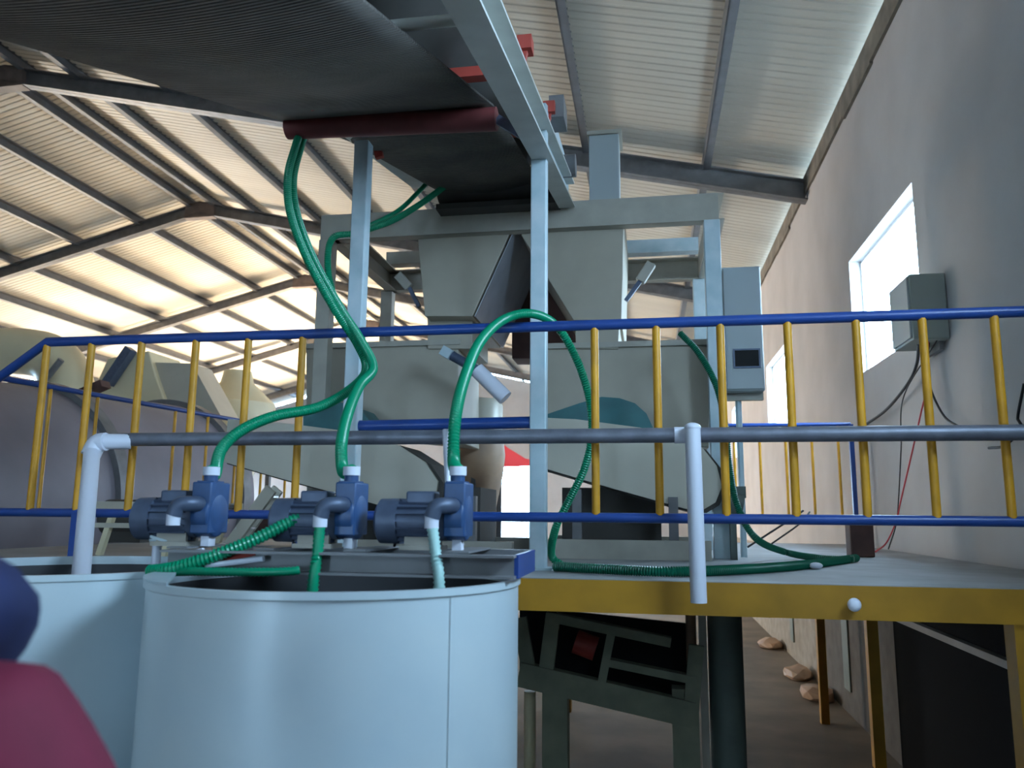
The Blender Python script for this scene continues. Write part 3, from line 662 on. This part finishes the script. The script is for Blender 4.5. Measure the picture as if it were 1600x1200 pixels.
# wall junction box and wires
t = thing('junction_box', (WX, 5.8, P(1450, 540, X=WX).z), 'grey junction box on the right wall partly covering the big window', 'electric box')
zt2, zb2 = P(1475, 428, X=WX).z, P(1475, 535, X=WX).z
MB().box((WX - 0.24, 5.72, zb2), (WX - 0.005, 6.15, zt2)).build('box_body', 'box_grey', t, bevel=0.008)
MB().box((WX - 0.255, 5.735, zb2 + 0.015), (WX - 0.238, 6.135, zt2 - 0.015)).build('door', 'cabinet', t, bevel=0.004)
MB().box((WX - 0.05, 5.8, zb2 - 0.06), (WX - 0.02, 6.1, zb2 + 0.01)).build('mounting_bar', 'steel_dark', t)
def wire(pts, r, m, label, name='cable'):
    return tag(MB().tube(spline(pts, 0.03), r, 8).build(name, m, smooth=60), label, 'cable')
def XP(*l): return [P(a, b_, X=1.97) for a, b_ in l]
wire([Vector((1.9, 5.9, zb2))] + XP((1432, 570), (1418, 600), (1385, 640), (1352, 664)), 0.012, 'wire_black', 'thick black cable hanging from the junction box down to the left')
wire([Vector((1.95, 5.85, zb2))] + XP((1448, 575), (1455, 610), (1475, 650), (1500, 668)), 0.008, 'wire_black', 'black cable hanging from the junction box down to the right')
wire([Vector((1.93, 5.8, zb2))] + XP((1448, 600), (1438, 650), (1422, 720), (1408, 780), (1400, 815)) + [P(1385, 848, X=1.9), P(1368, 862, X=1.75)], 0.006, 'wire_red', 'thin red wire from the junction box down to the platform')
wire([Vector((1.98, 5.78, zb2))] + XP((1412, 620), (1408, 700), (1404, 780)) + [P(1400, 820, X=1.99), P(1388, 858, X=1.9)], 0.005, 'wire_black', 'thin faint wire down the wall beside the red wire')
wire(XP((1600, 600), (1590, 655), (1598, 668), (1570, 696), (1545, 700)), 0.008, 'wire_black', 'dark cable loop on the wall at the right edge')
wire([P(1168, 855, Y=6.5), P(1230, 815, Y=6.6), P(1255, 798, Y=6.7)], 0.008, 'wire_black', 'thin dark rod leaning over the platform behind the lower rail')
wire([P(1205, 850, Y=6.5), P(1250, 818, Y=6.6), P(1265, 800, Y=6.7)], 0.007, 'wire_black', 'second thin dark rod leaning beside the first behind the lower rail')

# ================================================================== UNDER THE PLATFORM
t = thing('screen_box', P(960, 1180, Z=0.0), 'dark olive tilted screen frame with open bays under the platform', 'machine')
UY = 4.6
def ub(a, b_, wd, nm='frame_bar', mm='olive_dark', yy=UY, dp=0.08):
    return MB().bar(P(*a, Y=yy), P(*b_, Y=yy), dp, wd, (0, 0, 1)).build(nm, mm, t)
ub((868, 965), (1048, 1003), 0.05); ub((865, 958), (852, 1062), 0.055, dp=0.081); ub((956, 985), (940, 1068), 0.045, dp=0.079)
ub((1088, 1008), (1078, 1132), 0.045, dp=0.081); ub((950, 1034), (1086, 1062), 0.04); ub((812, 1052), (1084, 1116), 0.13, nm='lower_side')
ub((812, 965), (826, 1045), 0.03)
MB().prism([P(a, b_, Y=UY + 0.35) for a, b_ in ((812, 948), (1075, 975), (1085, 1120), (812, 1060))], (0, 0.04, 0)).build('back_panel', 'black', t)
for a, b_ in ((868, 1168), (1070, 1180)):
    pa = P(a, 1075, Y=UY + 0.04); MB().box((pa.x - 0.07, UY + 0.0, 0), (pa.x + 0.07, UY + 0.12, pa.z)).build('leg', 'olive_dark', t)
pa = P(915, 1008, Y=UY + 0.25)
tag(MB().cyl(pa + Vector((-0.06, 0, 0.02)), pa + Vector((0.06, 0, -0.02)), 0.07, 14).build('red_roller', 'bracket_red', smooth=40), 'small dusty red roller inside the dark screen frame', 'roller')
pa = P(828, 1080, Y=4.8)
tag(MB().cyl((pa.x, 4.8, 0.0), (pa.x, 4.8, pa.z), 0.035, 12).build('short_pipe', 'cream', smooth=40), 'short pale yellow pipe standing just right of the foreground tank', 'pipe')
pa = P(1133, 1000, Y=4.75)
tag(MB().cyl((pa.x, 4.75, 0), (pa.x, 4.75, DZ - 0.05), 0.095, 24).build('round_column', 'green_dark', smooth=40), 'thick round dark green column under the platform', 'column')
pa = P(1098, 1000, Y=4.7)
tag(MB().box((pa.x - 0.02, 4.68, 0), (pa.x + 0.02, 4.73, DZ - 0.05)).build('square_post', 'frame_grey'), 'thin pale square post just left of the round green column', 'post')
pa = P(1080, 1000, Y=4.9)
tag(MB().cyl((pa.x, 4.9, 1.2), (pa.x, 4.9, DZ - 0.05), 0.03, 12).build('hanging_pipe', 'tan', smooth=40), 'short rusty pipe hanging under the platform', 'pipe')
tag(MB().box((1.985, 3.3, 0.0), (WX - 0.005, 7.3, DZ - 0.18)).build('shade_sheet', 'matt_black'), 'big black sheet added as the shade on the wall under the right end of the platform', 'sheet')  # added black surface that stands in for deep shade on this wall
# wall side: conduit, dark panels
tag(MB().bar((1.955, 3.4, 1.25), (1.955, 7.1, 1.25), 0.05, 0.045).build('conduit', 'plaster_low'), 'pale conduit running along the wall under the platform', 'conduit')
for yy, z0, z1 in ((12.6, 0.25, 1.0), (9.25, 0.25, 1.3), (15.0, 0.3, 1.0)):
    tag(MB().box((WX - 0.03, yy - 0.13, z0), (WX - 0.001, yy + 0.13, z1)).build('vent_slot', 'green_dark'), 'dark upright slot low in the right wall under the platform', 'vent', 'dark slots low in the wall')
for k, yy in enumerate((10.0, 11.2, 13.6)):
    m = MB(); bmesh.ops.create_icosphere(m.bm, subdivisions=2, radius=0.16, matrix=Matrix.Translation((WX - 0.2, yy, 0.05)) @ Matrix.Diagonal((1.1, 2.2, 0.6, 1)))
    for vv in m.bm.verts: vv.co += Vector((random.uniform(-1, 1), random.uniform(-1, 1), random.uniform(-1, 1))) * 0.02; vv.co.z = max(vv.co.z, 0.0)
    tag(m.build('rubble_heap', 'tan'), 'low heap of reddish rubble at the foot of the right wall', 'rubble', 'rubble along the wall')

# ================================================================== LEFT BACKGROUND
# rotary drum
dr_ = thing('rotary_drum', (-6.7, 8, 0), 'long dark purple grey rotary drum lying behind the left rail', 'drum')
A0, A1 = Vector((-7.0, 3.6, 1.95)), Vector((-6.4, 10.4, 2.25)); ax = (A1 - A0).normalized()
m = MB(); m.tube([A0, A0 + ax * 0.01, A1 - ax * 0.35, A1 - ax * 0.3, A1], [1.1, 1.25, 1.25, 1.1, 0.72], 64); m.build('shell', 'drum_paint', dr_, smooth=30)
for k in (0.22, 0.58, 0.9):
    c = A0.lerp(A1, k); MB().tube([c, c + ax * 0.16], 1.32, 64).build('riding_ring', 'steel_dark', dr_, smooth=30)
for k in (0.22, 0.9):
    c = A0.lerp(A1, k); MB().box((c.x - 0.9, c.y - 0.3, 0), (c.x + 0.9, c.y + 0.3, 0.66)).build('cradle', 'olive_dark', dr_)
# cream ducts
t = thing('dust_duct', P(40, 640, Y=11.2), 'big cream dust duct with a bend above the rotary drum', 'duct')
MB().tube(spline(HP((-160, 575, 11.4), (-60, 556, 11.4), (30, 550, 11.4), (88, 566, 11.4), (108, 615, 11.4), (112, 680, 11.4)), 0.12), 0.40, 28).build('bend', 'cream', t, smooth=60)
c = P(108, 600, Y=11.4); MB().cyl((c.x, 11.4, 0), (c.x, 11.4, c.z - 0.6), 0.3, 20).build('riser', 'cream', t, smooth=40)
MB().tube(HP((96, 562, 10.9), (60, 606, 10.9)), 0.05, 10).build('stay', 'steel_dark', t)
t = thing('cyclone', P(375, 760, Y=13.6), 'cream cone shaped cyclone beyond the rail to the left of the feeder', 'cyclone')
c = P(368, 640, Y=13.6)
MB().lathe([(0.05, c.z + 0.75), (0.25, c.z + 0.72), (0.30, c.z + 0.5), (0.72, c.z + 0.1), (0.74, c.z - 0.45), (0.25, c.z - 1.5), (0.22, c.z - 1.7)], (c.x, 13.6, 0), 36).build('cone', 'cream', t, smooth=40)
for k in range(4):
    a = k * math.pi / 2 + 0.5; MB().box((c.x + 0.65 * math.cos(a) - 0.04, 13.6 + 0.65 * math.sin(a) - 0.04, 0), (c.x + 0.65 * math.cos(a) + 0.04, 13.6 + 0.65 * math.sin(a) + 0.04, c.z - 0.1)).build('leg', 'steel_dark', t)
t = thing('cream_housing', P(215, 640, Y=11.5), 'cream slanted machine housing between the dust duct and the cyclone', 'machine')
MB().prism([P(a, b_, Y=11.5) for a, b_ in ((168, 560), (232, 548), (244, 590), (262, 640), (150, 640), (150, 600))], (0, 0.9, 0)).build('housing', 'cream', t, bevel=0.02)
MB().bar(P(205, 545, Y=11.4), P(168, 600, Y=11.4), 0.16, 0.14).build('chute', 'motor_grey', t)
MB().prism([P(a, b_, Y=11.6) for a, b_ in ((236, 566), (300, 568), (345, 650), (262, 650))], (0, 0.6, 0)).build('side_box', 'machine_light', t)
q = P(215, 640, Y=11.6); MB().box((q.x - 0.5, 11.7, 0), (q.x + 0.5, 12.2, q.z)).build('stand', 'steel_dark', t)
tag(MB().bar(P(100, 628, Y=9.9), P(165, 600, Y=9.9), 0.2, 0.1).build('brown_chute', 'rust_brown'), 'dark brown slanted chute above the drum', 'chute')
# low cream framed table & clutter on the left of deck
t = thing('roller_table', P(250, 860, Z=DZ), 'low cream framed roller table on the platform behind the left rail', 'table')
ty = 4.6
za = P(250, 784, Y=ty).z; zb_ = P(250, 818, Y=ty).z
x0, x1 = P(150, 790, Y=ty).x, P(300, 790, Y=ty).x
for yy in (ty, ty + 0.6): MB().box((x0, yy, za - 0.06), (x1, yy + 0.04, za)).build('side_rail', 'machine_light', t)
MB().box((x0, ty, zb_ - 0.03), (x0 + 0.4, ty + 0.03, zb_)).build('shelf_rail', 'machine_light', t)
for k in range(8):
    x = x0 + (k + 0.5) * (x1 - x0) / 8; MB().cyl((x, ty + 0.03, za - 0.03), (x, ty + 0.61, za - 0.03), 0.02, 8).build('roller', 'steel_dark', t, smooth=40)
for x in (x0 + 0.12, x1 - 0.1):
    for yy in (ty + 0.02, ty + 0.62): MB().bar((x, yy, za - 0.05), (x - 0.08, yy, DZ), 0.035, 0.035).build('leg', 'cream', t)
t = thing('steel_stair', P(400, 860, Z=DZ), 'pale steel stair stringers slanting up below the left weigh feeder', 'stair')
sa, sb = (P(352, 862, Y=4.9), P(424, 764, Y=4.9)), (P(352, 862, Y=5.25) + Vector((0.05, 0, 0)), P(424, 764, Y=5.25) + Vector((0.05, 0, 0)))
for a, b_ in (sa, sb): MB().bar(a, b_, 0.03, 0.08, (0, 0, 1)).build('stringer', 'machine_light', t)
for k in range(4):
    q0 = sa[0].lerp(sa[1], (k + 0.5) / 4); q1 = sb[0].lerp(sb[1], (k + 0.5) / 4); MB().bar(q0, q1, 0.09, 0.012).build('tread', 'galvanised', t)
tag(MB().box((-4.4, 8.2, DZ), (-2.5, 8.6, DZ + 0.24)).build('brick_stack', 'rust_brown', bevel=0.01), 'low dark brown brick stack along the back left of the platform', 'bricks')
# dark clutter boxes
t = thing('electric_motor', P(200, 860, Z=DZ), 'small dark motor on the platform behind the low table', 'motor')
q = P(205, 760, Y=6.6); MB().cyl((q.x - 0.2, 6.6, DZ + 0.22), (q.x + 0.25, 6.6, DZ + 0.22), 0.16, 18).build('motor_body', 'rubber', t, smooth=40)
MB().box((q.x - 0.15, 6.5, DZ), (q.x + 0.2, 6.7, DZ + 0.1)).build('foot', 'rubber', t)

# ================================================================== PERSON at the lower left edge
pf = 0.56
tag(MB().box((-1.75, -0.9, 0), (0.7, 0.95, pf)).build('concrete_step', 'concrete', bevel=0.02), 'low concrete step under the person and the viewer', 'step')
pc = Vector((-0.85, 0.70, 0))
def skin_body(name, pts, edges, m, parent, sub=2):
    me = bpy.data.meshes.new(name); me.from_pydata([p[0] for p in pts], edges, []); me.update()
    o = bpy.data.objects.new(name, me); col.objects.link(o)
    s_ = o.modifiers.new('skin', 'SKIN')
    for i, p in enumerate(pts):
        me.skin_vertices[0].data[i].radius = (p[1], p[2]) if len(p) > 2 else (p[1], p[1])
    me.skin_vertices[0].data[0].use_root = True
    u = o.modifiers.new('sub', 'SUBSURF'); u.levels = sub; u.render_levels = sub; s_.use_smooth_shade = True
    me.materials.append(MT[m])
    if parent: o.parent = parent; o.matrix_parent_inverse = Matrix.Translation(-parent.location)
    return o
per = thing('person', (pc.x, pc.y, pf), 'person in a navy and crimson jacket at the lower left edge, mostly outside the frame', 'person')
def V(x, y_, z): return (pc.x + x, pc.y + y_, pf + z)
# body: pelvis root, spine, neck, head, arms, legs
pts = [(V(0, 0, 0.92), .14, .10), (V(0, 0, 1.12), .135, .10), (V(0, 0, 1.32), .15, .10), (V(0, 0.01, 1.46), .055), (V(0, 0.02, 1.55), .06),
       (V(0, 0.03, 1.64), .085, .095), (V(0, 0.03, 1.72), .07, .08),
       (V(.15, 0, 1.36), .05), (V(.22, .02, 1.12), .05), (V(.20, .16, .92), .035), (V(.20, .22, .87), .02, .035),
       (V(-.15, 0, 1.36), .05), (V(-.22, .02, 1.12), .05), (V(-.22, .10, .88), .035), (V(-.22, .13, .82), .02, .035),
       (V(.09, 0, .82), .09), (V(.10, .01, .48), .06), (V(.10, -.01, .09), .045), (V(.10, .12, .035), .04),
       (V(-.09, 0, .82), .09), (V(-.10, .01, .48), .06), (V(-.10, -.01, .09), .045), (V(-.10, .12, .035), .04)]
ed = [(0, 1), (1, 2), (2, 3), (3, 4), (4, 5), (5, 6), (2, 7), (7, 8), (8, 9), (9, 10), (2, 11), (11, 12), (12, 13), (13, 14), (0, 15), (15, 16), (16, 17), (17, 18), (0, 19), (19, 20), (20, 21), (21, 22)]
skin_body('body', pts, ed, 'skin', per)
for sx in (1, -1):
    wx = .20 * sx if sx > 0 else -.22; wy = .22 if sx > 0 else .13; wz = .87 if sx > 0 else .82
    for k in range(4):
        d0 = V(wx, wy + .02, wz + .03 - k * .02); d1 = V(wx, wy + .06, wz + .02 - k * .02); d2 = V(wx - .015 * sx, wy + .088 - abs(k - 1) * .006, wz - .0 - k * .02)
        skin_body('finger', [(d0, .0085), (d1, .008), (d2, .0065)], [(0, 1), (1, 2)], 'skin', per, 1)
    skin_body('thumb', [(V(wx - .01 * sx, wy, wz + .035), .010), (V(wx - .03 * sx, wy + .03, wz + .045), .009), (V(wx - .035 * sx, wy + .055, wz + .04), .0075)], [(0, 1), (1, 2)], 'skin', per, 1)
jp = [(V(0, 0, 0.86), .185, .125), (V(0, 0, 1.05), .18, .125), (V(0, 0, 1.24), .185, .125), (V(.225, 0, 1.27), .098), (V(.31, .03, 1.12), .10), (V(.22, .14, .95), .055), (V(-.225, 0, 1.27), .098), (V(-.31, .03, 1.12), .10), (V(-.24, .08, .92), .055)]
skin_body('jacket', jp, [(0, 1), (1, 2), (2, 3), (3, 4), (4, 5), (2, 6), (6, 7), (7, 8)], 'crimson', per)['label'] = 'crimson lower part of the jacket'
yp = [(V(0, 0, 1.22), .175, .12), (V(0, 0, 1.36), .16, .115), (V(0, 0.01, 1.46), .075), (V(.18, 0, 1.375), .09), (V(-.18, 0, 1.375), .09), (V(.21, 0, 1.34), .085), (V(-.21, 0, 1.34), .085)]
skin_body('jacket_yoke', yp, [(0, 1), (1, 2), (1, 3), (1, 4), (3, 5), (4, 6)], 'navy', per)['label'] = 'navy shoulder yoke'
tp_ = [(V(0, 0, .92), .16, .12), (V(.095, 0, .80), .105), (V(.10, .01, .48), .08), (V(.10, 0, .10), .065), (V(-.095, 0, .80), .105), (V(-.10, .01, .48), .08), (V(-.10, 0, .10), .065)]
skin_body('trousers', tp_, [(0, 1), (1, 2), (2, 3), (0, 4), (4, 5), (5, 6)], 'trouser', per)
m = MB()
for sx in (1, -1): m.sphere(V(.10 * sx, .06, .045), .1, 14, (.5, 1.35, .45))
m.build('shoes', 'black', per, smooth=60)
MB().sphere(V(0, .015, 1.70), .105, 18, (.88, 1.02, .95)).build('hair', 'hair', per, smooth=60)
m = MB()
for sx in (1, -1): m.sphere(V(.033 * sx, .118, 1.655), .012, 10)
m.bm.free()
for sx in (1, -1): MB().sphere(V(.033 * sx, .118, 1.655), .012, 10).build('eye', 'pvc', per, smooth=60)
m = MB(); m.sphere(V(0, .135, 1.62), .018, 10, (.8, 1, 1.5)); 
for sx in (1, -1): m.sphere(V(.088 * sx, .03, 1.635), .022, 10, (.4, .8, 1.3))
m.build('nose_and_ears', 'skin', per, smooth=60)
MB().sphere(V(0, .118, 1.575), .02, 10, (1.2, .5, .3)).build('mouth', 'bracket_red', per, smooth=60)
